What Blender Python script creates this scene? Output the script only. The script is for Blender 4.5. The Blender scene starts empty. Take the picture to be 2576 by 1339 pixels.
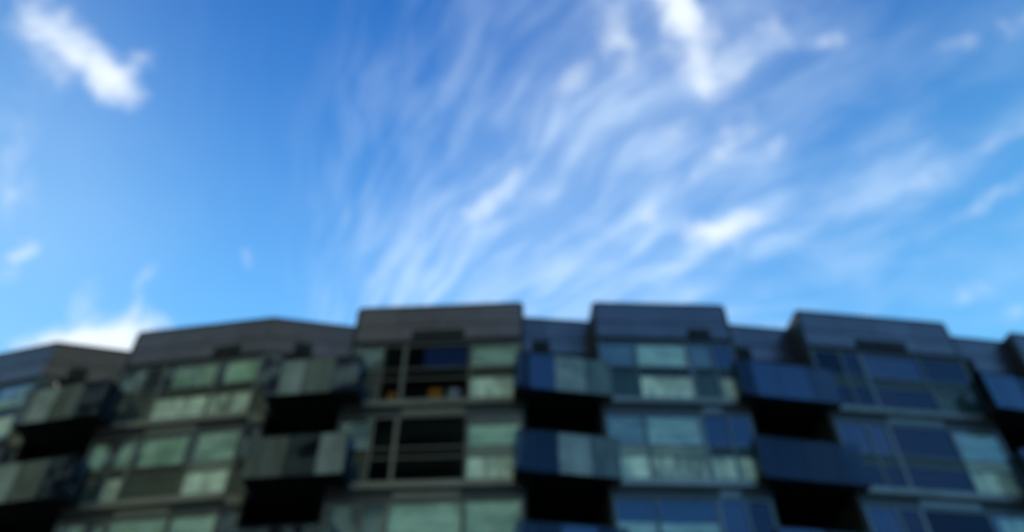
import bpy, bmesh, math, random
from mathutils import Vector, Matrix

random.seed(7)
sc = bpy.context.scene
COL = sc.collection

# ------------------------------------------------------------------ camera
CAM_Z = 1.6
cam = bpy.data.cameras.new("camera")
cam.lens = 27.95
cam.sensor_width = 36.0
cam.clip_end = 6000.0
cam.dof.use_dof = True                 # the phone missed focus: near focus, everything far is soft
cam.dof.focus_distance = 2.0
cam.dof.aperture_fstop = 1.05
cam.dof.aperture_blades = 0
sc.cycles.max_bounces = 6
sc.cycles.diffuse_bounces = 3
sc.cycles.glossy_bounces = 3
sc.cycles.transparent_max_bounces = 8
cam_o = bpy.data.objects.new("camera", cam)
cam_o.location = (0, 0, CAM_Z)
cam_o.rotation_euler = (math.radians(90 + 45), 0, 0)
COL.objects.link(cam_o)
sc.camera = cam_o

# ------------------------------------------------------------------ sky and sun
SUN_EL, SUN_AZ = math.radians(28), math.radians(-7)      # azimuth measured from +Y towards +X

sc.view_settings.view_transform = 'Standard'
sc.view_settings.look = 'None'
sc.view_settings.gamma = 1.0
sc.view_settings.use_curve_mapping = False
sc.view_settings.exposure = 0.45

world = bpy.data.worlds.new("World")
sc.world = world
world.use_nodes = True
NT = world.node_tree
world.cycles.sampling_method = 'NONE'
NT.nodes.clear()


def N(tree, typ, **kw):
    n = tree.nodes.new(typ)
    for k, v in kw.items():
        setattr(n, k, v)
    return n


def put(tree, sock, v):
    if isinstance(v, bpy.types.NodeSocket):
        tree.links.new(v, sock)
    elif v is not None:
        sock.default_value = v


def M_(op, a, b=None, c=None, tree=NT, clamp=False):
    n = N(tree, 'ShaderNodeMath', operation=op, use_clamp=clamp)
    for i, v in enumerate((a, b, c)):
        put(tree, n.inputs[i], v)
    return n.outputs[0]


def V_(op, a, b=None, out=0, tree=NT):
    n = N(tree, 'ShaderNodeVectorMath', operation=op)
    put(tree, n.inputs[0], a)
    if b is not None:
        put(tree, n.inputs[1], b)
    return n.outputs[out]


def dot(a, b):
    return V_('DOT_PRODUCT', a, tuple(b), out='Value')


def comb(x, y, z=0.0, tree=NT):
    n = N(tree, 'ShaderNodeCombineXYZ')
    for i, v in enumerate((x, y, z)):
        put(tree, n.inputs[i], v)
    return n.outputs[0]


def noise(vec, scale, detail=4, rough=0.55, dist=0.0, tree=NT):
    n = N(tree, 'ShaderNodeTexNoise', noise_dimensions='3D')
    put(tree, n.inputs['Vector'], vec)
    n.inputs['Scale'].default_value = scale
    n.inputs['Detail'].default_value = detail
    n.inputs['Roughness'].default_value = rough
    n.inputs['Distortion'].default_value = dist
    return n


def smooth(x, a, b, lo=0.0, hi=1.0, tree=NT):
    n = N(tree, 'ShaderNodeMapRange', interpolation_type='SMOOTHSTEP')
    put(tree, n.inputs[0], x)
    n.inputs[1].default_value, n.inputs[2].default_value = a, b
    n.inputs[3].default_value, n.inputs[4].default_value = lo, hi
    return n.outputs[0]


def sky_dir(u, v):
    """compass direction of a cloud seen at (u, v) on a 2576 x 1339 picture, 28 mm lens, 45 deg up"""
    x, y, f, c = u - 1288.0, 669.0 - v, 2000.0, math.cos(math.radians(45))
    return Vector((x, f * c - y * c, f * c + y * c)).normalized()


D = N(NT, 'ShaderNodeTexCoord').outputs['Generated']
sky = N(NT, 'ShaderNodeTexSky', sky_type='NISHITA', sun_disc=False)
sky.sun_elevation = SUN_EL
sky.sun_rotation = SUN_AZ
sky.altitude = 200.0
sky.air_density = 1.0
sky.dust_density = 0.1
sky.ozone_density = 6.0
hs = N(NT, 'ShaderNodeVectorMath', operation='MULTIPLY')          # the clear, strongly blue air of the day
hs.inputs[1].default_value = (0.24, 0.675, 1.0)
NT.links.new(sky.outputs[0], hs.inputs[0])

# warp used by every cloud field
wn = noise(D, 3.2, 2, 0.5)
warp = V_('SCALE', V_('SUBTRACT', wn.outputs['Color'], (0.5, 0.5, 0.5)))
warp.node.inputs['Scale'].default_value = 0.10
DW = V_('ADD', D, warp)
wn2 = noise(D, 13.0, 2, 0.5)
warp2 = V_('SCALE', V_('SUBTRACT', wn2.outputs['Color'], (0.5, 0.5, 0.5)))
warp2.node.inputs['Scale'].default_value = 0.045
wsoft = V_('SCALE', warp)
wsoft.node.inputs['Scale'].default_value = 0.35
DP = V_('ADD', V_('ADD', D, wsoft), warp2)
warp3 = V_('SCALE', warp2)
warp3.node.inputs['Scale'].default_value = 0.55
DS = V_('ADD', DW, warp3)


def frame_at(c, ang):
    """tangent axes at c; ang measured on the picture from right towards up"""
    right = Vector((1, 0, 0))
    t = (right - c * right.dot(c)).normalized()
    b = t.cross(c)
    if b.z < 0:
        b = -b
    return t * math.cos(ang) + b * math.sin(ang), -t * math.sin(ang) + b * math.cos(ang)


def blob(u, v, ang, sx, sy, amp):
    """soft elliptical patch of cloud cover round one direction (sx, sy in radians)"""
    c = sky_dir(u, v)
    t, b = frame_at(c, math.radians(ang))
    z = M_('MAXIMUM', dot(DP, c), 0.05)
    x = M_('DIVIDE', M_('DIVIDE', dot(DP, t), z), sx)
    y = M_('DIVIDE', M_('DIVIDE', dot(DP, b), z), sy)
    r2 = M_('ADD', M_('MULTIPLY', x, x), M_('MULTIPLY', y, y))
    return M_('MULTIPLY', M_('EXPONENT', M_('MULTIPLY', r2, -1.0)), amp)


def total(lst):
    r = lst[0]
    for x in lst[1:]:
        r = M_('ADD', r, x)
    return r


# cirrus fanning out from one point of the sky
FP = sky_dir(640, 1180)
ft, fb = frame_at(FP, 0.0)
fz = M_('MAXIMUM', dot(DS, FP), 0.02)
fx = M_('DIVIDE', dot(DS, ft), fz)
fy = M_('DIVIDE', dot(DS, fb), fz)
fang = M_('ARCTAN2', fy, fx)
frad = M_('LOGARITHM', M_('ADD', M_('SQRT', M_('ADD', M_('MULTIPLY', fx, fx), M_('MULTIPLY', fy, fy))), 0.05), 2.718)
st1 = noise(comb(M_('MULTIPLY', fang, 5.0), M_('MULTIPLY', frad, 1.5), 1.3), 1.5, 3, 0.5).outputs[0]
st2 = noise(comb(M_('MULTIPLY', fang, 14.0), M_('MULTIPLY', frad, 3.4), 7.7), 1.4, 3, 0.5).outputs[0]
patch = noise(DW, 2.6, 2, 0.5).outputs[0]
edge = smooth(fang, math.radians(90), math.radians(72))           # clear sky on the near side of the fan
streak = M_('ADD', M_('MULTIPLY', st1, 0.52), M_('MULTIPLY', st2, 0.48))
streak = smooth(streak, 0.39, 0.69)
thick = M_('MULTIPLY', M_('ADD', total([
    blob(1200, 520, 50, 0.24, 0.14, 0.35), blob(1700, 350, 70, 0.30, 0.16, 0.40),
    blob(1600, 720, 5, 0.40, 0.10, 0.40), blob(2350, 500, 30, 0.28, 0.13, 0.42)]), 0.28),
    smooth(patch, 0.30, 0.62, 0.45, 1.0))
cirrus = M_('MULTIPLY', M_('MULTIPLY', streak, thick), M_('ADD', M_('MULTIPLY', edge, 0.93), 0.07))
cirrus = M_('MULTIPLY', M_('MULTIPLY', cirrus, 0.68), M_('SUBTRACT', 1.0, blob(2330, 110, 30, 0.30, 0.10, 0.50)))
cirrus = M_('ADD', cirrus, M_('MULTIPLY', total([
    blob(10, 520, 75, 0.26, 0.11, 0.24), blob(330, 660, 60, 0.20, 0.10, 0.08), blob(1400, 690, 10, 0.34, 0.13, 0.15),
    blob(1690, 150, 78, 0.20, 0.13, 0.26), blob(1250, 480, 55, 0.22, 0.12, 0.14)]), smooth(patch, 0.25, 0.65, 0.5, 1.0)))

# haze, the same all round, thicker towards the horizon
up = dot(D, (0, 0, 1))
haze_a = smooth(up, 0.92, 0.42, 0.0, 0.58)

# denser puffs
fb1 = noise(DP, 21.0, 4, 0.6).outputs[0]
cover = total([
    blob(130, 70, -55, 0.050, 0.032, 0.58), blob(215, 140, -42, 0.070, 0.022, 0.74),
    blob(290, 215, -50, 0.036, 0.018, 0.66), blob(345, 175, 60, 0.034, 0.014, 0.62), blob(110, 210, 10, 0.05, 0.02, 0.40),
    blob(290, 850, 8, 0.050, 0.024, 2.0), blob(225, 740, 65, 0.026, 0.012, 0.42), blob(190, 850, 15, 0.045, 0.018, 0.70),
    blob(345, 780, 75, 0.034, 0.012, 0.60), blob(110, 860, 20, 0.050, 0.016, 0.55),
    blob(82, 612, 50, 0.016, 0.012, 0.75), blob(35, 430, 80, 0.060, 0.030, 0.42), blob(40, 640, 30, 0.014, 0.008, 0.5),
    blob(10, 695, 40, 0.018, 0.016, 0.65), blob(625, 650, 100, 0.014, 0.010, 0.58), blob(435, 645, 120, 0.014, 0.008, 0.38),
    blob(370, 690, 40, 0.022, 0.010, 0.30),
    blob(1690, 5, -30, 0.050, 0.026, 0.95), blob(1730, 90, -62, 0.070, 0.030, 0.68),
    blob(1780, 220, -66, 0.070, 0.014, 0.55), blob(1540, 80, -70, 0.060, 0.024, 0.62), blob(1460, 200, 50, 0.05, 0.022, 0.45),
    blob(1890, 110, 50, 0.07, 0.022, 0.46), blob(1785, 590, -8, 0.040, 0.017, 1.20), blob(1870, 565, 5, 0.034, 0.015, 0.80),
    blob(1640, 545, 40, 0.016, 0.014, 0.95), blob(1285, 455, 45, 0.038, 0.012, 0.42), blob(1190, 560, 45, 0.06, 0.014, 0.42),
    blob(1830, 380, 52, 0.055, 0.020, 0.66), blob(1950, 370, 50, 0.04, 0.012, 0.45), blob(1690, 340, 55, 0.04, 0.012, 0.45),
    blob(2060, 100, 5, 0.045, 0.014, 0.36), blob(2490, 90, 25, 0.07, 0.014, 0.42), blob(2380, 425, 30, 0.16, 0.016, 0.36),
    blob(2420, 540, 32, 0.12, 0.014, 0.42), blob(2440, 735, 10, 0.022, 0.012, 0.50), blob(2540, 770, 10, 0.02, 0.010, 0.45)])
puff = smooth(M_('ADD', M_('MULTIPLY', cover, 0.72), M_('MULTIPLY', M_('SUBTRACT', fb1, 0.5), 1.5)), 0.02, 1.28)
puff = M_('MULTIPLY', puff, smooth(cover, 0.03, 0.40))

hz = N(NT, 'ShaderNodeMix', data_type='RGBA')
put(NT, hz.inputs[0], haze_a)
put(NT, hz.inputs[6], hs.outputs[0])
hz.inputs[7].default_value = (1.5, 4.5, 6.6, 1.0)
ci = N(NT, 'ShaderNodeMix', data_type='RGBA')
put(NT, ci.inputs[0], M_('MINIMUM', cirrus, 0.9))
put(NT, ci.inputs[6], hz.outputs[2])
ci.inputs[7].default_value = (4.0, 5.1, 6.3, 1.0)        # thin ice cloud
cl = N(NT, 'ShaderNodeMix', data_type='RGBA')
put(NT, cl.inputs[0], M_('MULTIPLY', puff, 0.97))
put(NT, cl.inputs[6], ci.outputs[2])
cl.inputs[7].default_value = (5.1, 5.6, 6.1, 1.0)        # sunlit cloud, same unit as the sky radiance
bg = N(NT, 'ShaderNodeBackground')
bg.inputs['Strength'].default_value = 0.14
NT.links.new(cl.outputs[2], bg.inputs['Color'])
wo = N(NT, 'ShaderNodeOutputWorld')
NT.links.new(bg.outputs[0], wo.inputs['Surface'])

sun = bpy.data.lights.new("sun", 'SUN')
sun.energy = 3.2
sun.angle = math.radians(0.53)
sun.color = (1.0, 0.95, 0.88)
sun_o = bpy.data.objects.new("sun", sun)
S = Vector((math.sin(SUN_AZ) * math.cos(SUN_EL), math.cos(SUN_AZ) * math.cos(SUN_EL), math.sin(SUN_EL)))
sun_o.rotation_euler = S.to_track_quat('Z', 'Y').to_euler()
sun_o.location = S * 80
COL.objects.link(sun_o)

# ------------------------------------------------------------------ materials
MATS = {}


def mat(name, color, rough=0.5, metal=0.0, spec=0.5, var=0.15, vscale=3.0, stretch=(1, 1, 1), bump=0.0):
    m = bpy.data.materials.new(name)
    m.use_nodes = True
    t = m.node_tree
    p = t.nodes['Principled BSDF']
    tc = N(t, 'ShaderNodeTexCoord').outputs['Object']
    oi = N(t, 'ShaderNodeObjectInfo')
    mp = N(t, 'ShaderNodeMapping')
    mp.inputs['Scale'].default_value = stretch
    t.links.new(tc, mp.inputs['Vector'])
    off = V_('ADD', mp.outputs[0], comb(M_('MULTIPLY', oi.outputs['Random'], 37.0, tree=t), 0.0, tree=t), tree=t)
    nz = noise(off, vscale, 5, 0.6, tree=t)
    k = M_('ADD', smooth(nz.outputs[0], 0.3, 0.7, 1 - var, 1 + var, tree=t),
           M_('MULTIPLY', M_('SUBTRACT', oi.outputs['Random'], 0.5, tree=t), var * 1.4, tree=t), tree=t)
    col = V_('SCALE', tuple(color), tree=t)
    put(t, col.node.inputs['Scale'], k)
    t.links.new(col, p.inputs['Base Color'])
    p.inputs['Metallic'].default_value = metal
    p.inputs['Specular IOR Level'].default_value = spec
    put(t, p.inputs['Roughness'], smooth(nz.outputs[0], 0.25, 0.75, max(rough - 0.08, 0.02), rough + 0.08, tree=t))
    if bump:
        b = N(t, 'ShaderNodeBump')
        b.inputs['Strength'].default_value = bump
        b.inputs['Distance'].default_value = 0.02
        t.links.new(nz.outputs[0], b.inputs['Height'])
        t.links.new(b.outputs[0], p.inputs['Normal'])
    MATS[name] = m
    return m


def glass(name, tint, ior=2.1, bump=0.04):
    """thin tinted pane: clear tinted body under a Fresnel mirror, slightly wavy"""
    m = bpy.data.materials.new(name)
    m.use_nodes = True
    t = m.node_tree
    t.nodes.clear()
    tc = N(t, 'ShaderNodeTexCoord').outputs['Object']
    oi = N(t, 'ShaderNodeObjectInfo')
    off = V_('ADD', tc, comb(M_('MULTIPLY', oi.outputs['Random'], 53.0, tree=t), 0.0, tree=t), tree=t)
    nz = noise(off, 0.9, 2, 0.5, tree=t)
    b = N(t, 'ShaderNodeBump')
    b.inputs['Strength'].default_value = bump
    b.inputs['Distance'].default_value = 0.15
    t.links.new(nz.outputs[0], b.inputs['Height'])
    fr = N(t, 'ShaderNodeFresnel')
    geo = N(t, 'ShaderNodeNewGeometry')          # thin pane: the rear face mirrors like the front one
    put(t, fr.inputs['IOR'], M_('ADD', M_('MULTIPLY', geo.outputs['Backfacing'], 1.0 / ior - ior, tree=t), ior, tree=t))
    t.links.new(b.outputs[0], fr.inputs['Normal'])
    tr = N(t, 'ShaderNodeBsdfTransparent')
    tr.inputs['Color'].default_value = (*tint, 1)
    gl = N(t, 'ShaderNodeBsdfGlossy')
    gl.inputs['Roughness'].default_value = 0.03
    gl.inputs['Color'].default_value = (0.50, 0.60, 1.0, 1)
    t.links.new(b.outputs[0], gl.inputs['Normal'])
    mx = N(t, 'ShaderNodeMixShader')
    t.links.new(fr.outputs[0], mx.inputs[0])
    t.links.new(tr.outputs[0], mx.inputs[1])
    t.links.new(gl.outputs[0], mx.inputs[2])
    o = N(t, 'ShaderNodeOutputMaterial')
    t.links.new(mx.outputs[0], o.inputs['Surface'])
    MATS[name] = m
    return m


mat('zinc', (0.145, 0.125, 0.160), 0.36, 0.85, 0.5, 0.16, 1.6, (1, 1, 5))
mat('coping_metal', (0.06, 0.06, 0.065), 0.6, 0.3, 0.5, 0.1, 2.0)
mat('frame_metal', (0.16, 0.15, 0.15), 0.38, 0.8, 0.5, 0.12, 4.0)
mat('dark_frame', (0.035, 0.036, 0.04), 0.5, 0.2, 0.4, 0.12, 4.0)
mat('slab_edge', (0.23, 0.205, 0.19), 0.4, 0.7, 0.4, 0.22, 1.1, (1, 1, 4), 0.1)
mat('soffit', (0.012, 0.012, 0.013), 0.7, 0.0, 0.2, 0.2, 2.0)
mat('louvre', (0.045, 0.045, 0.05), 0.5, 0.4, 0.4, 0.1, 4.0)
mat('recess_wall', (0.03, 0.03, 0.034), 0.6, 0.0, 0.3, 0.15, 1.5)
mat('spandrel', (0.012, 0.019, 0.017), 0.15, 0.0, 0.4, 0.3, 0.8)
mat('frosted', (0.57, 0.58, 0.43), 0.18, 0.0, 0.6, 0.5, 1.5, (1.6, 1, 0.6))
mat('frosted_dark', (0.025, 0.036, 0.034), 0.12, 0.0, 0.6, 0.3, 1.2)
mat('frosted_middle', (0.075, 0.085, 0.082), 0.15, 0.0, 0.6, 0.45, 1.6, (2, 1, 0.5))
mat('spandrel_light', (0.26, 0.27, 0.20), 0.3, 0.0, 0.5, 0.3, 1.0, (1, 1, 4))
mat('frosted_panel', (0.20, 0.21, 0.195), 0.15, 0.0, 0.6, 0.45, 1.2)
mat('blind', (0.60, 0.60, 0.47), 0.8, 0.0, 0.2, 0.35, 1.0, (1, 1, 3))
mat('curtain', (0.60, 0.62, 0.45), 0.9, 0.0, 0.1, 0.35, 1.3, (3, 1, 0.4))
mat('ceiling', (0.12, 0.12, 0.115), 0.8, 0.0, 0.2, 0.08)
mat('inner_wall', (0.10, 0.10, 0.10), 0.8, 0.0, 0.2, 0.2)
mat('roofing', (0.06, 0.06, 0.06), 0.9, 0.0, 0.2, 0.2)
mat('render_wall', (0.25, 0.24, 0.23), 0.85, 0.0, 0.2, 0.12, 2.0)
mat('greenish_brick', (0.38, 0.45, 0.26), 0.85, 0.0, 0.2, 0.15, 2.0)  # greenish, so the added tower tints the left-hand reflections
mat('asphalt', (0.05, 0.05, 0.052), 0.9, 0.0, 0.3, 0.25, 6.0, (1, 1, 1), 0.3)
mat('paving', (0.22, 0.215, 0.20), 0.85, 0.0, 0.3, 0.15, 2.0, (1, 1, 1), 0.1)
mat('kerb_stone', (0.30, 0.29, 0.28), 0.8, 0.0, 0.3, 0.15, 3.0)
mat('field', (0.09, 0.10, 0.06), 0.95, 0.0, 0.2, 0.25, 0.4)
mat('road_paint', (0.75, 0.75, 0.72), 0.7, 0.0, 0.3, 0.12, 5.0)
mat('orange_fabric', (0.62, 0.17, 0.012), 0.85, 0.0, 0.2, 0.12, 6.0)
mat('lilac_fabric', (0.42, 0.36, 0.44), 0.85, 0.0, 0.2, 0.12, 6.0)
mat('brown_wood', (0.20, 0.12, 0.06), 0.6, 0.0, 0.4, 0.2, 3.0, (8, 1, 1))
glass('clear_glass', (0.93, 0.985, 0.94), 1.7)
glass('dark_glass', (0.16, 0.21, 0.20), 1.62)
glass('coated_glass', (0.12, 0.16, 0.17), 2.0)
glass('plain_glass', (0.20, 0.25, 0.24), 1.42)
glass('balcony_glass', (0.40, 0.48, 0.47), 1.65)
glass('balcony_glass_coated', (0.36, 0.44, 0.46), 1.95)
glass('balcony_glass_plain', (0.46, 0.52, 0.50), 1.45)
glass('thin_glass', (0.85, 0.88, 0.87), 1.12)
mat('grey_blind', (0.16, 0.17, 0.16), 0.8, 0.0, 0.2, 0.3, 1.0)
mat('blue_reflection', (0.010, 0.028, 0.13), 0.7, 0.0, 0.2, 0.1, 1.0)  # even navy standing in for blue sky mirrored in the pane

# ------------------------------------------------------------------ helpers
W = {}          # world matrix of every object made here
CACHE = {}


def link(name, me, Mw, parent=None):
    o = bpy.data.objects.new(name, me)
    COL.objects.link(o)
    if parent is not None:
        o.parent = parent
        o.matrix_basis = W[parent].inverted() @ Mw
    else:
        o.matrix_basis = Mw
    W[o] = Mw.copy()
    return o


def box_mesh(kind, sx, sy, sz, m, bevel=0.0):
    """box centred on x, from y=0 back to y=sy, from z=0 up"""
    key = (kind, round(sx, 3), round(sy, 3), round(sz, 3), m, bevel)
    if key in CACHE:
        return CACHE[key]
    bm = bmesh.new()
    bmesh.ops.create_cube(bm, size=1.0)
    bmesh.ops.transform(bm, matrix=Matrix.Translation((0, sy / 2, sz / 2)) @ Matrix.Diagonal((sx, sy, sz, 1)), verts=bm.verts)
    if bevel:
        bmesh.ops.bevel(bm, geom=bm.edges[:], offset=bevel, segments=1, affect='EDGES')
    me = bpy.data.meshes.new(kind)
    bm.to_mesh(me)
    bm.free()
    me.materials.append(MATS[m])
    CACHE[key] = me
    return me


def add_box(bm, x0, x1, y0, y1, z0, z1):
    vs = [bm.verts.new((x, y, z)) for z in (z0, z1) for x, y in ((x0, y0), (x1, y0), (x1, y1), (x0, y1))]
    for f in ((3, 2, 1, 0), (4, 5, 6, 7), (0, 1, 5, 4), (1, 2, 6, 5), (2, 3, 7, 6), (3, 0, 4, 7)):
        bm.faces.new([vs[i] for i in f])


def prism(name, pts, z0, z1, m, parent, origin, mtop=None):
    bm = bmesh.new()
    lo = [bm.verts.new((x - origin[0], y - origin[1], z0 - origin[2])) for x, y in pts]
    hi = [bm.verts.new((x - origin[0], y - origin[1], z1 - origin[2])) for x, y in pts]
    n = len(pts)
    bm.faces.new(list(reversed(lo)))
    bm.faces.new(hi)
    for i in range(n):
        bm.faces.new((lo[i], lo[(i + 1) % n], hi[(i + 1) % n], hi[i]))
    bmesh.ops.recalc_face_normals(bm, faces=bm.faces[:])
    me = bpy.data.meshes.new(name)
    bm.to_mesh(me)
    bm.free()
    me.materials.append(MATS[m])
    return link(name, me, Matrix.Translation(origin), parent)


def tag(o, label=None, cat=None, group=None, kind=None):
    for k, v in (('label', label), ('category', cat), ('group', group), ('kind', kind)):
        if v:
            o[k] = v
    return o


class Seg:
    """a straight run of facade: local x along it, local y inwards, z up"""

    def __init__(s, p0, p1):
        s.p0, s.p1 = Vector((*p0, 0)), Vector((*p1, 0))
        d = s.p1 - s.p0
        s.len = d.length
        s.t = d.normalized()
        s.n = Vector((-s.t.y, s.t.x, 0))           # inwards (+y side)
        s.ang = math.atan2(s.t.y, s.t.x)

    def at(s, x, y, z):
        p = s.p0 + s.t * x + s.n * y
        p.z = z
        return p

    def xy(s, x, y):
        p = s.at(x, y, 0)
        return (p.x, p.y)

    def mw(s, x, y, z, tilt=(0, 0)):
        return Matrix.Translation(s.at(x, y, z)) @ Matrix.Rotation(s.ang, 4, 'Z') @ \
            Matrix.Rotation(tilt[0], 4, 'X') @ Matrix.Rotation(tilt[1], 4, 'Z')


def piece(kind, seg, x0, x1, y0, y1, z0, z1, m, parent, bevel=0.0, tilt=(0, 0)):
    return link(kind, box_mesh(kind, x1 - x0, y1 - y0, z1 - z0, m, bevel), seg.mw((x0 + x1) / 2, y0, z0, tilt), parent)


# ------------------------------------------------------------------ ground
def sheet(name, x0, x1, y0, y1, z, m):
    me = bpy.data.meshes.new(name)
    me.from_pydata([(x0, y0, 0), (x1, y0, 0), (x1, y1, 0), (x0, y1, 0)], [], [(0, 1, 2, 3)])
    me.materials.append(MATS[m])
    return tag(link(name, me, Matrix.Translation((0, 0, z))), kind='structure')


sheet('ground', -2500, 2500, -2500, 2500, -0.16, 'field')
sheet('road', -400, 400, 2.5, 12.5, -0.12, 'asphalt')
prism('pavement', [(-400, -4), (400, -4), (400, 2.32), (-400, 2.32)], -0.15, 0.0, 'paving', None, (0, 0, 0))['kind'] = 'structure'
prism('pavement', [(-400, 12.68), (400, 12.68), (400, 34), (-400, 34)], -0.15, 0.0, 'paving', None, (0, 0, 0))['kind'] = 'structure'
prism('kerb', [(-400, 2.32), (400, 2.32), (400, 2.5), (-400, 2.5)], -0.15, 0.005, 'kerb_stone', None, (0, 0, 0))['kind'] = 'structure'
prism('kerb', [(-400, 12.5), (400, 12.5), (400, 12.68), (-400, 12.68)], -0.15, 0.005, 'kerb_stone', None, (0, 0, 0))['kind'] = 'structure'

# ------------------------------------------------------------------ the building
ROOF = 18.0 + CAM_Z
PAR0 = 16.52 + CAM_Z                       # underside of the parapet
FLOORS = [14.0 + CAM_Z - 2.75 * i for i in range(6)]
DETAILED = 4

BAYS = {
    'A': ((-21.0, 23.20), (-16.08, 21.80)),
    'D': ((-12.95, 21.26), (-8.14, 20.48)),
    'E': ((-5.10, 20.02), (0.29, 19.72)),
    'F': ((2.76, 19.72), (7.06, 19.87)),
    'G': ((9.66, 20.12), (14.83, 20.77)),
    'H': ((17.41, 21.28), (22.2, 22.25)),
}
# recessed bays: parapet line, balcony front line, width of the glazed strip beside the fold
GAPS = {
    'AD': ((-16.08, 21.80), (-12.86, 22.50), (-15.62, 21.02), (-12.66, 20.36), 0.40, 'A', 'D'),
    'DE': ((-8.14, 20.48), (-5.02, 21.06), (-7.40, 19.46), (-4.58, 19.14), 0.48, 'D', 'E'),
    'EF': ((0.25, 20.46), (2.80, 20.73), (0.13, 18.98), (3.02, 19.46), 0.0, 'E', 'F'),
    'FG': ((7.02, 20.80), (9.70, 21.15), (6.86, 19.34), (9.95, 19.88), 0.0, 'F', 'G'),
    'GH': ((14.78, 21.40), (17.45, 21.80), (14.66, 20.00), (17.65, 20.66), 0.0, 'G', 'H'),
}
LOGGIA = 1.7

bld = bpy.data.objects.new('apartment_building', None)
COL.objects.link(bld)
bld.matrix_basis = Matrix.Translation((0, 21, 0))
W[bld] = bld.matrix_basis.copy()
tag(bld, 'long dark glass and metal apartment block with stepped bays and projecting glass balconies', 'building')

bay_seg = {k: Seg(*v) for k, v in BAYS.items()}
gap_seg = {k: Seg(v[0], v[1]) for k, v in GAPS.items()}
bal_seg = {k: Seg(v[2], v[3]) for k, v in GAPS.items()}
ORDER = ['A', 'AD', 'D', 'DE', 'E', 'EF', 'F', 'FG', 'G', 'GH', 'H']

# plan outline of the floor plates: along bay fronts and loggia back walls
outline = []
for k in ORDER:
    if k in BAYS:
        s = bay_seg[k]
        outline += [s.xy(0.05, 0.10), s.xy(s.len - 0.05, 0.10)]
    else:
        s = gap_seg[k]
        outline += [s.xy(GAPS[k][4] + 0.06, LOGGIA + 0.12), s.xy(s.len - 0.06, LOGGIA + 0.12)]
BACK = 33.0
plate = outline + [(22.1, BACK), (-20.9, BACK)]

for fz in FLOORS:
    prism('floor_slab', plate, fz - 0.14, fz + 0.06, 'ceiling', bld, (0, 21, fz))
prism('roof', plate, PAR0 + 0.35, PAR0 + 0.60, 'roofing', bld, (0, 21, PAR0))
prism('rear_wall', [(-21.1, BACK), (22.3, BACK), (22.3, BACK + 0.3), (-21.1, BACK + 0.3)], 0.0, ROOF, 'render_wall', bld, (0, BACK, 0))
prism('end_wall', [(-21.25, 23.25), (-21.02, 23.25), (-21.02, BACK), (-21.25, BACK)], 0.0, ROOF, 'zinc', bld, (-21, 28, 0))
prism('end_wall', [(22.22, 22.3), (22.45, 22.3), (22.45, BACK), (22.22, BACK)], 0.0, ROOF, 'zinc', bld, (22.3, 28, 0))
mid = [(x, y + 6.0) for x, y in outline]
prism('core_wall', [(-20.9, 28.6), (22.1, 28.6), (22.1, 28.85), (-20.9, 28.85)], 0.0, PAR0 + 0.3, 'inner_wall', bld, (0, 28, 0))
# plinth below the lowest floor
prism('plinth', [(x, y + 0.12) for x, y in outline] + [(22.1, 32.9), (-20.9, 32.9)], 0.0, FLOORS[-1] - 0.15, 'render_wall', bld, (0, 21, 0))

# side walls of the bays, facing the balconies
for k in ORDER:
    if k in BAYS:
        continue
    g = gap_seg[k]
    lf, rf = bay_seg[GAPS[k][5]], bay_seg[GAPS[k][6]]
    stripw = GAPS[k][4]
    # right-hand wall of the recess = left flank of the next bay, full height
    a = rf.at(0.0, 0.02, 0)
    b = g.at(g.len, LOGGIA + 0.3, 0)
    sw = Seg((a.x, a.y), (b.x, b.y))
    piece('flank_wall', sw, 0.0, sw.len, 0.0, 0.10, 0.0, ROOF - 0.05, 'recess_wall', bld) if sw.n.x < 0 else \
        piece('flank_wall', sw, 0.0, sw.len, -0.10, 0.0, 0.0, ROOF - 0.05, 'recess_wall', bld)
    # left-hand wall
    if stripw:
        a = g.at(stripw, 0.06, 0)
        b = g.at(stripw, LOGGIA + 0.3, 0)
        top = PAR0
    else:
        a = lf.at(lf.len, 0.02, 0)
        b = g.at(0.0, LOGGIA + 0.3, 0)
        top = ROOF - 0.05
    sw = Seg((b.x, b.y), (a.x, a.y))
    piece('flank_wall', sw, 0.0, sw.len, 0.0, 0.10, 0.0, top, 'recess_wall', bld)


# ---- parapets: backing wall, two rows of panels, coping
def parapet(seg, ncol, lo_ext=0.0, hi_ext=0.0, vent=None):
    L = seg.len
    p = piece('parapet', seg, -lo_ext, L + hi_ext, 0.035, 0.26, PAR0, ROOF - 0.06, 'dark_frame', bld)
    w = (L + lo_ext + hi_ext) / ncol
    rows = ((PAR0 + 0.03, PAR0 + 0.62, 0.018), (PAR0 + 0.64, ROOF - 0.07, 0.0))
    for z0, z1, y in rows:
        for i in range(ncol):
            x0 = -lo_ext + i * w
            piece('cladding_panel', seg, x0 + 0.006, x0 + w - 0.006, y, y + 0.034 - y * 0.5, z0, z1, 'zinc', p,
                  0.004, (random.uniform(-.004, .004), random.uniform(-.003, .003)))
    piece('coping', seg, -lo_ext - 0.02, L + hi_ext + 0.02, -0.035, 0.30, ROOF - 0.058, ROOF, 'coping_metal', p, 0.008)
    if vent:
        x0, x1, z0, z1 = vent
        v = piece('vent_grille', seg, x0, x1, -0.010, 0.016, z0, z1, 'louvre', p)
        n = max(2, int((z1 - z0) / 0.07))
        for j in range(n):
            zz = z0 + (j + 0.25) * (z1 - z0) / n
            link('slat', box_mesh('slat', x1 - x0 - 0.04, 0.03, 0.018, 'louvre'),
                 seg.mw((x0 + x1) / 2, -0.034, zz, (0.5, 0)), p)
    return p


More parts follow.
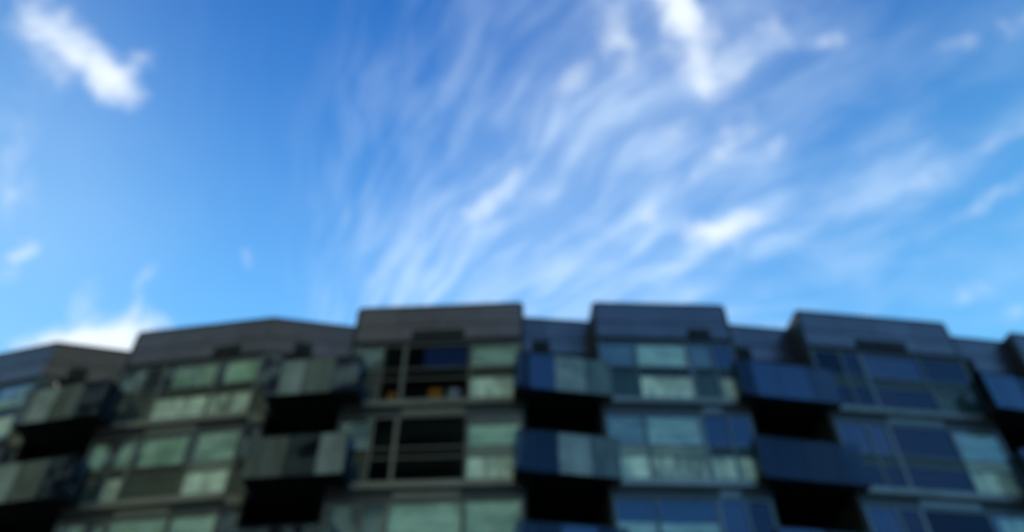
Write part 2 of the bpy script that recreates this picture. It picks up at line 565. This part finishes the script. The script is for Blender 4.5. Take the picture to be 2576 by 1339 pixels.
FR = {'n': [(0.0, 0.185), (0.185, 0.315), (0.315, 0.70), (0.70, 1.0)],
      'm': [(0.0, 0.27), (0.27, 0.66), (0.66, 0.84), (0.84, 1.0)]}
PATTERN = {'A': 'n', 'D': 'n', 'E': 'n', 'F': 'm', 'G': 'n', 'H': 'm'}
VENT = {'A': (0.35, 0.62), 'D': (0.62, 0.82), 'E': (0.34, 0.66), 'F': (0.68, 0.86), 'G': (0.32, 0.66), 'H': (0.6, 0.8)}

for k, s in bay_seg.items():
    a, b = VENT[k]
    parapet(s, 4, 0.0, 0.0, (a * s.len, b * s.len, PAR0 + 0.08, PAR0 + 0.40))
for k, s in gap_seg.items():
    st = GAPS[k][4]
    parapet(s, 3, -0.004, -0.004, (st + 0.42, st + 1.02, PAR0 + 0.05, PAR0 + 0.50))
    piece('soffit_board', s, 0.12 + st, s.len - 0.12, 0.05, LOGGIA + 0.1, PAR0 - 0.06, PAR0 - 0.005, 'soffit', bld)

# ---- what hangs behind each pane: c clear, b blind, h half-drawn blind, t curtain; then the lower pane: f frosted, d dark, c clear
DRESS = {
    ('A', 0): 'tf bc tf bf', ('A', 1): 'bf bf td bf', ('A', 2): 'bf tf bf tf',
    ('D', 0): 'kd cd tf tf', ('D', 1): 'td tf td bf', ('D', 2): 'tf td bf bf',
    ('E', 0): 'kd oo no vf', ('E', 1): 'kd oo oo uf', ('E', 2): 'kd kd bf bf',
    ('F', 0): 'kd bf kd cf', ('F', 1): 'vf bf cf cf', ('F', 2): 'uf uc cc cd',
    ('G', 0): 'cc cc cc cd', ('G', 1): 'cc cc cc vf', ('G', 2): 'cd cc cc tf',
    ('H', 0): 'cc cc cc cd', ('H', 1): 'cc cc cc cd', ('H', 2): 'cc cd cc cc',
}


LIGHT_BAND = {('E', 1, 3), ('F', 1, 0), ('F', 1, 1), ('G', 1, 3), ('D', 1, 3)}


def curtain_mesh(w, h):
    key = ('curtain', round(w, 2), round(h, 2))
    if key in CACHE:
        return CACHE[key]
    n = max(12, int(w / 0.035))
    rnd = random.Random(int(w * 1000))
    bm = bmesh.new()
    prev = None
    ph = rnd.uniform(0, 6)
    for i in range(n + 1):
        x = -w / 2 + w * i / n
        y = 0.03 * math.sin(x * 42 + ph + 1.3 * math.sin(x * 7)) + 0.012 * math.sin(x * 97)
        a = bm.verts.new((x, y + 0.04, 0))
        b = bm.verts.new((x * 0.98, y * 0.6 + 0.04, h))
        if prev:
            bm.faces.new((prev[0], a, b, prev[1]))
        prev = (a, b)
    me = bpy.data.meshes.new('curtain')
    bm.to_mesh(me)
    bm.free()
    me.materials.append(MATS['curtain'])
    CACHE[key] = me
    return me


def bay_window(k, fi):
    s = bay_seg[k]
    f = FLOORS[fi]
    L = s.len
    zb = f + 0.145
    if fi == 0:
        z1, z2, zt = f + 0.96, f + 1.34, PAR0 - 0.19
    else:
        z1, z2, zt = f + 0.92, f + 1.24, f + 2.34
    cols = FR[PATTERN[k]]
    bm = bmesh.new()
    fr = 0.045
    add_box(bm, 0.0, L, 0.0, 0.10, zb, zb + 0.05)
    add_box(bm, 0.0, L, 0.0, 0.10, zt - 0.05, zt)
    xs = [0.0] + [c[1] for c in cols]
    for i, c in enumerate(xs):
        w = 0.055 if i in (0, 4) else (0.11 if i == 2 else 0.055)
        x0 = min(max(c * L - w / 2, 0.0), L - w)
        add_box(bm, x0, x0 + w, -0.012, 0.098, zb + 0.05, zt - 0.05)
    for z in (z1, z2):
        add_box(bm, 0.056, L - 0.056, -0.004, 0.09, z - 0.022, z + 0.022)
    me = bpy.data.meshes.new('window')
    bm.transform(Matrix.Translation((0, 0, -f)))
    bm.to_mesh(me)
    bm.free()
    me.materials.append(MATS['frame_metal'])
    win = link('window', me, s.mw(0, 0, f), bld)
    dress = DRESS.get((k, fi), 'cf bd bf cd').split()
    rnd = random.Random(hash((ord(k), fi)) & 0xffff)
    for i, (c0, c1) in enumerate(cols):
        x0, x1 = c0 * L + 0.05, c1 * L - 0.05
        up, lo = dress[i]
        tl = lambda: (rnd.uniform(-.012, .012), rnd.uniform(-.012, .012))
        piece('pane', s, x0, x1, 0.030, 0.042, z2 + 0.024, zt - 0.052, {'c': rnd.choice(('dark_glass', 'coated_glass', 'coated_glass', 'plain_glass')), 'o': 'thin_glass', 'n': 'thin_glass'}.get(up, 'clear_glass'), win, 0, tl())
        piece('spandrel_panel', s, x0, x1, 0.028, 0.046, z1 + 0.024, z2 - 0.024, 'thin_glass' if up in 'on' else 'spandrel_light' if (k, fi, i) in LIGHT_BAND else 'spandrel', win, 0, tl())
        mt = {'f': 'frosted', 'd': 'frosted_dark', 'c': 'dark_glass', 'o': 'thin_glass'}[lo]
        piece('lower_pane', s, x0, x1, 0.030, 0.044, zb + 0.052, z1 - 0.024, mt, win, 0, tl())
        h = zt - z2
        if up == 'b':
            piece('blind', s, x0, x1, 0.11, 0.116, z2 - 0.05 + rnd.uniform(0, .15), zt - 0.03, 'blind', win)
        elif up == 'u':
            piece('blind', s, x0, x1, 0.11, 0.116, z2 - 0.05, z2 + h * rnd.uniform(.35, .7), 'blind', win)
        elif up == 'v':                        # venetian blind
            vb = bmesh.new()
            n_ = int(h / 0.055)
            for j in range(n_):
                zz = j * h / n_
                add_box(vb, -(x1 - x0) / 2, (x1 - x0) / 2, 0.0, 0.004, zz, zz + 0.036)
            vm = bpy.data.meshes.new('blind')
            vb.to_mesh(vm)
            vb.free()
            vm.materials.append(MATS['blind'])
            link('blind', vm, s.mw((x0 + x1) / 2, 0.11, z2 - 0.02), win)
        elif up == 'k':
            piece('blind', s, x0, x1, 0.11, 0.116, z2 - 0.05, zt - 0.03, 'grey_blind', win)
        elif up == 'h':
            piece('blind', s, x0, x1, 0.11, 0.116, z2 + h * rnd.uniform(.35, .55), zt - 0.03, 'blind', win)
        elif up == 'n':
            piece('blind', s, x0 + (x1 - x0) * 0.28, x1, 0.11, 0.116, z2 + 0.12, zt - 0.03, 'blue_reflection', win)  # not a hung blind: navy panel painting the sky's reflection in this pane
        elif up == 't':
            cut = rnd.uniform(0.45, 0.95)
            w = (x1 - x0) * cut
            xm = x0 + w / 2 if rnd.random() < 0.5 else x1 - w / 2
            link('curtain', curtain_mesh(w, h + 0.1), s.mw(xm, 0.13, z2 - 0.1), win)
    # slab edge below and dark head board above
    piece('slab_edge', s, -0.02, L + 0.02, -0.07, 0.12, f - 0.06, f + 0.14, 'slab_edge', bld, 0.008)
    if fi == 0:
        piece('head_panel', s, 0.02, L - 0.02, 0.065, 0.12, zt + 0.004, PAR0 - 0.004, 'soffit', bld)
    if fi > 0:
        hd = piece('head_panel', s, 0.02, L - 0.02, 0.045, 0.12, zt + 0.004, f + 2.685, 'louvre', bld)
        piece('vent_grille', s, L * cols[2][0] + .1, L * cols[2][1] - .1, 0.018, 0.044, zt + 0.05, f + 2.60, 'frame_metal', hd)
    return win


for k in BAYS:
    for fi in range(DETAILED):
        bay_window(k, fi)
    # lower storeys, out of the frame
    s = bay_seg[k]
    for f in FLOORS[DETAILED:]:
        wn_ = piece('window', s, 0.0, s.len, 0.06, 0.12, f + 2.34, f + 2.595, 'dark_frame', bld)
        for c0, c1 in FR[PATTERN[k]]:
            piece('tall_pane', s, c0 * s.len + 0.03, c1 * s.len - 0.03, 0.03, 0.045, f + 0.145, f + 2.335, 'dark_glass', wn_)
        piece('slab_edge', s, -0.02, s.len + 0.02, -0.07, 0.12, f - 0.15, f + 0.14, 'slab_edge', bld, 0.008)


# ---- balconies
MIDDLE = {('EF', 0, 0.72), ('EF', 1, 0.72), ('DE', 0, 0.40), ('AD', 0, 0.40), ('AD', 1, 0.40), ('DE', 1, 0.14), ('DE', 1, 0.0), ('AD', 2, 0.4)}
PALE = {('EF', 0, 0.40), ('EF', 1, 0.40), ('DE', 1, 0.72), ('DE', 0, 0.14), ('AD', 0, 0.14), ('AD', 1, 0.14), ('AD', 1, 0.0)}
def balcony(k, fi):
    q, r = gap_seg[k], bal_seg[k]
    lf, rf = bay_seg[GAPS[k][5]], bay_seg[GAPS[k][6]]
    f = FLOORS[fi]
    st = GAPS[k][4]

    def depth(pt):
        d = Vector((pt.x, pt.y, 0)) - r.p0
        return d.dot(r.n), d.dot(r.t)
    # plan: wide in front of the bays, narrow inside the recess
    cr = rf.at(0.0, 0.0, 0)
    dr, xr = depth(cr)
    dr = max(dr - 0.10, 0.05)
    pts = [r.xy(0, 0), r.xy(r.len, 0), r.xy(r.len, dr), r.xy(min(xr - 0.14, r.len - 0.01), dr), q.xy(q.len - 0.12, LOGGIA)]
    if st:
        pts += [q.xy(st + 0.12, LOGGIA), q.xy(st + 0.12, -0.02)]
        sl = depth(q.at(st, 0, 0))[0] - 0.03
        pts += [r.xy(0, max(sl - 0.2, 0.2))]
        dl = max(sl - 0.2, 0.2)
    else:
        cl_ = lf.at(lf.len, 0.0, 0)
        dl, xl = depth(cl_)
        dl = max(dl - 0.10, 0.05)
        pts += [q.xy(0.12, LOGGIA), r.xy(max(xl + 0.14, 0.01), dl), r.xy(0, dl)]
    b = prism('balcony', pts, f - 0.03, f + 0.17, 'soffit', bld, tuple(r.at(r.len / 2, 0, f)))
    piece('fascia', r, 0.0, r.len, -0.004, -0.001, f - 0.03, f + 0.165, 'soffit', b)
    gz0, gz1 = f - 0.02, f + 1.25
    cuts = [0.0, 0.14, 0.40, 0.72, 1.0]
    rnd = random.Random(hash((ord(k[0]), fi)) & 0xffff)
    for c0, c1 in zip(cuts, cuts[1:]):
        x0, x1 = c0 * r.len + 0.012, c1 * r.len - 0.012
        piece('glass_panel', r, x0, x1, -0.035, -0.020, gz0, gz1, 'frosted_panel' if (k, fi, c0) in PALE else 'frosted_middle' if (k, fi, c0) in MIDDLE else rnd.choice(('balcony_glass', 'balcony_glass_coated', 'balcony_glass_plain')), b, 0, (rnd.uniform(-.01, .01), rnd.uniform(-.012, .012)))
    for c in cuts:
        x = min(max(c * r.len, 0.02), r.len - 0.02)
        piece('post', r, x - 0.018, x + 0.018, 0.032, 0.072, f + 0.172, gz1 - 0.01, 'frame_metal', b)
    piece('handrail', r, 0.0, r.len, -0.04, 0.02, gz1 + 0.003, gz1 + 0.033, 'dark_frame', b, 0.006)
    for x, d in ((0.0, dl), (r.len, dr)):
        if d > 0.15:
            p = r.at(x, 0.04, 0)
            e = r.at(x, d - 0.02, 0)
            sg = Seg((p.x, p.y), (e.x, e.y))
            y0 = 0.004 if x == 0 else -0.016
            piece('side_panel', sg, 0.0, sg.len, y0, y0 + 0.012, f + 0.18, gz1, 'balcony_glass', b)
    # glazed door wall at the back of the recess
    top = f + 2.585 if fi else PAR0 - 0.065
    x0, x1 = st + 0.12, q.len - 0.12
    dmesh = bmesh.new()
    w = x1 - x0
    for a0, a1 in ((0, 0.07), (0.36 * w, 0.36 * w + 0.07), (0.68 * w, 0.68 * w + 0.06), (w - 0.07, w)):
        add_box(dmesh, a0, a1, 0.0, 0.08, 0.06, top - f)
    add_box(dmesh, 0.071, w - 0.071, 0.01, 0.07, top - f - 0.16, top - f - 0.002)
    me = bpy.data.meshes.new('balcony_door')
    dmesh.to_mesh(me)
    dmesh.free()
    me.materials.append(MATS['dark_frame'])
    dr_ = link('balcony_door', me, q.mw(x0, LOGGIA + 0.005, f), bld)
    for a0, a1 in ((0.075, 0.36 * w - 0.005), (0.36 * w + 0.075, 0.68 * w - 0.005), (0.68 * w + 0.065, w - 0.075)):
        piece('pane', q, x0 + a0, x0 + a1, LOGGIA + 0.04, LOGGIA + 0.05, f + 0.07, top - 0.165, 'dark_glass', dr_)
    # glazed strip beside the fold
    if st:
        ztop = (f + 2.34) if fi else PAR0 - 0.02
        wn_ = piece('window', q, 0.03, st + 0.05, 0.06, 0.12, f - 0.14, f + 0.14, 'slab_edge', bld)
        for z0, z1, m in ((f + 0.15, f + 0.95, 'frosted_dark'), (f + 0.98, f + 1.25, 'spandrel'), (f + 1.28, ztop, 'clear_glass')):
            piece('narrow_pane', q, 0.07, st - 0.01, 0.05, 0.062, z0, z1, m, wn_)
        piece('mullion', q, 0.02, 0.06, 0.02, 0.10, f + 0.145, ztop, 'frame_metal', wn_)
        piece('mullion', q, st, st + 0.05, 0.02, 0.10, f + 0.145, ztop, 'frame_metal', wn_)
        if fi:
            piece('head_panel', q, 0.03, st + 0.05, 0.06, 0.12, ztop + 0.004, f + 2.595, 'louvre', wn_)


for k in GAPS:
    for fi in range(len(FLOORS)):
        balcony(k, fi)


# ---- things standing behind the glass of the top flat
def cushion(name, seg, x, y, z, w, h, d, m, label, lean=0.25):
    bm = bmesh.new()
    bmesh.ops.create_uvsphere(bm, u_segments=24, v_segments=12, radius=0.5)
    for v in bm.verts:
        for i in (0, 2):
            c = v.co[i] * 2
            v.co[i] = math.copysign(abs(c) ** 0.6, c) * 0.5
        v.co.x *= w
        v.co.y *= d
        v.co.z = (v.co.z + 0.5) * h
    for fc in bm.faces:
        fc.smooth = True
    me = bpy.data.meshes.new(name)
    bm.to_mesh(me)
    bm.free()
    me.materials.append(MATS[m])
    o = link(name, me, seg.mw(x, y, z, (lean, 0)))
    return tag(o, label, 'cushion')


sE = bay_seg['E']
zf = FLOORS[0] + 0.06
bench = bpy.data.objects.new('window_bench', None)
COL.objects.link(bench)
bench.matrix_basis = sE.mw(2.55, 0.42, zf)
W[bench] = bench.matrix_basis.copy()
tag(bench, 'low brown wooden bench behind the dark top-floor window', 'bench')
piece('seat', sE, 1.15, 3.70, 0.22, 0.62, zf + 0.22, zf + 0.27, 'brown_wood', bench, 0.005)
for x in (1.25, 3.56):
    for y in (0.26, 0.54):
        piece('leg', sE, x, x + 0.05, y, y + 0.05, zf, zf + 0.22, 'brown_wood', bench)
cushion('cushion', sE, 2.72, 0.36, zf + 0.275, 0.46, 0.42, 0.16, 'orange_fabric', 'large orange cushion on the bench behind the wide dark top-floor window')
cushion('cushion', sE, 1.36, 0.36, zf + 0.275, 0.30, 0.34, 0.14, 'orange_fabric', 'small orange cushion on the bench behind the narrow dark window')
cushion('cushion', sE, 3.30, 0.36, zf + 0.275, 0.42, 0.42, 0.16, 'lilac_fabric', 'pale lilac cushion on the bench beside the large orange one')

# ------------------------------------------------------------------ tower added behind the camera, unseen: shaped and tinted for bounce and reflections
tw = bpy.data.objects.new('reflection_tower', None)
COL.objects.link(tw)
tw.matrix_basis = Matrix.Translation((-57, -18, 0))
W[tw] = tw.matrix_basis.copy()
tag(tw, 'added tall greenish brick tower across the street, unseen, there for bounce light and window reflections', 'building')
TX0, TX1, TY = -115.0, 1.0, -11.0
NB, NS, SH = 14, 21, 3.0
ts = Seg((TX1, TY), (TX0, TY))                  # its front looks at the glass block
TH = NS * SH + 1.5
bw = ts.len / NB
bm = bmesh.new()
add_box(bm, 0, ts.len, 0.30, 14.0, -0.2, TH)
for j in range(NS + 1):                         # spandrel bands
    add_box(bm, 0, ts.len, 0.0, 0.299, j * SH - (0.2 if j == 0 else 0.75), j * SH + 0.75 if j < NS else TH)
for i in range(NB + 1):                         # piers
    x = min(max(i * bw, 0.5), ts.len - 0.5)
    for j in range(NS):
        add_box(bm, x - 0.5, x + 0.5, 0.02, 0.298, j * SH + 0.751, (j + 1) * SH - 0.751)
me = bpy.data.meshes.new('wall')
bm.to_mesh(me)
bm.free()
me.materials.append(MATS['greenish_brick'])
link('wall', me, ts.mw(0, 0, 0), tw)
for j in range(NS):
    for i in range(NB):
        w_ = piece('window', ts, i * bw + 0.52, (i + 1) * bw - 0.52, 0.20, 0.26, j * SH + 0.76, (j + 1) * SH - 0.76, 'recess_wall', tw)
piece('roof_edge', ts, -0.1, ts.len + 0.1, -0.12, 14.1, TH + 0.002, TH + 0.25, 'coping_metal', tw)
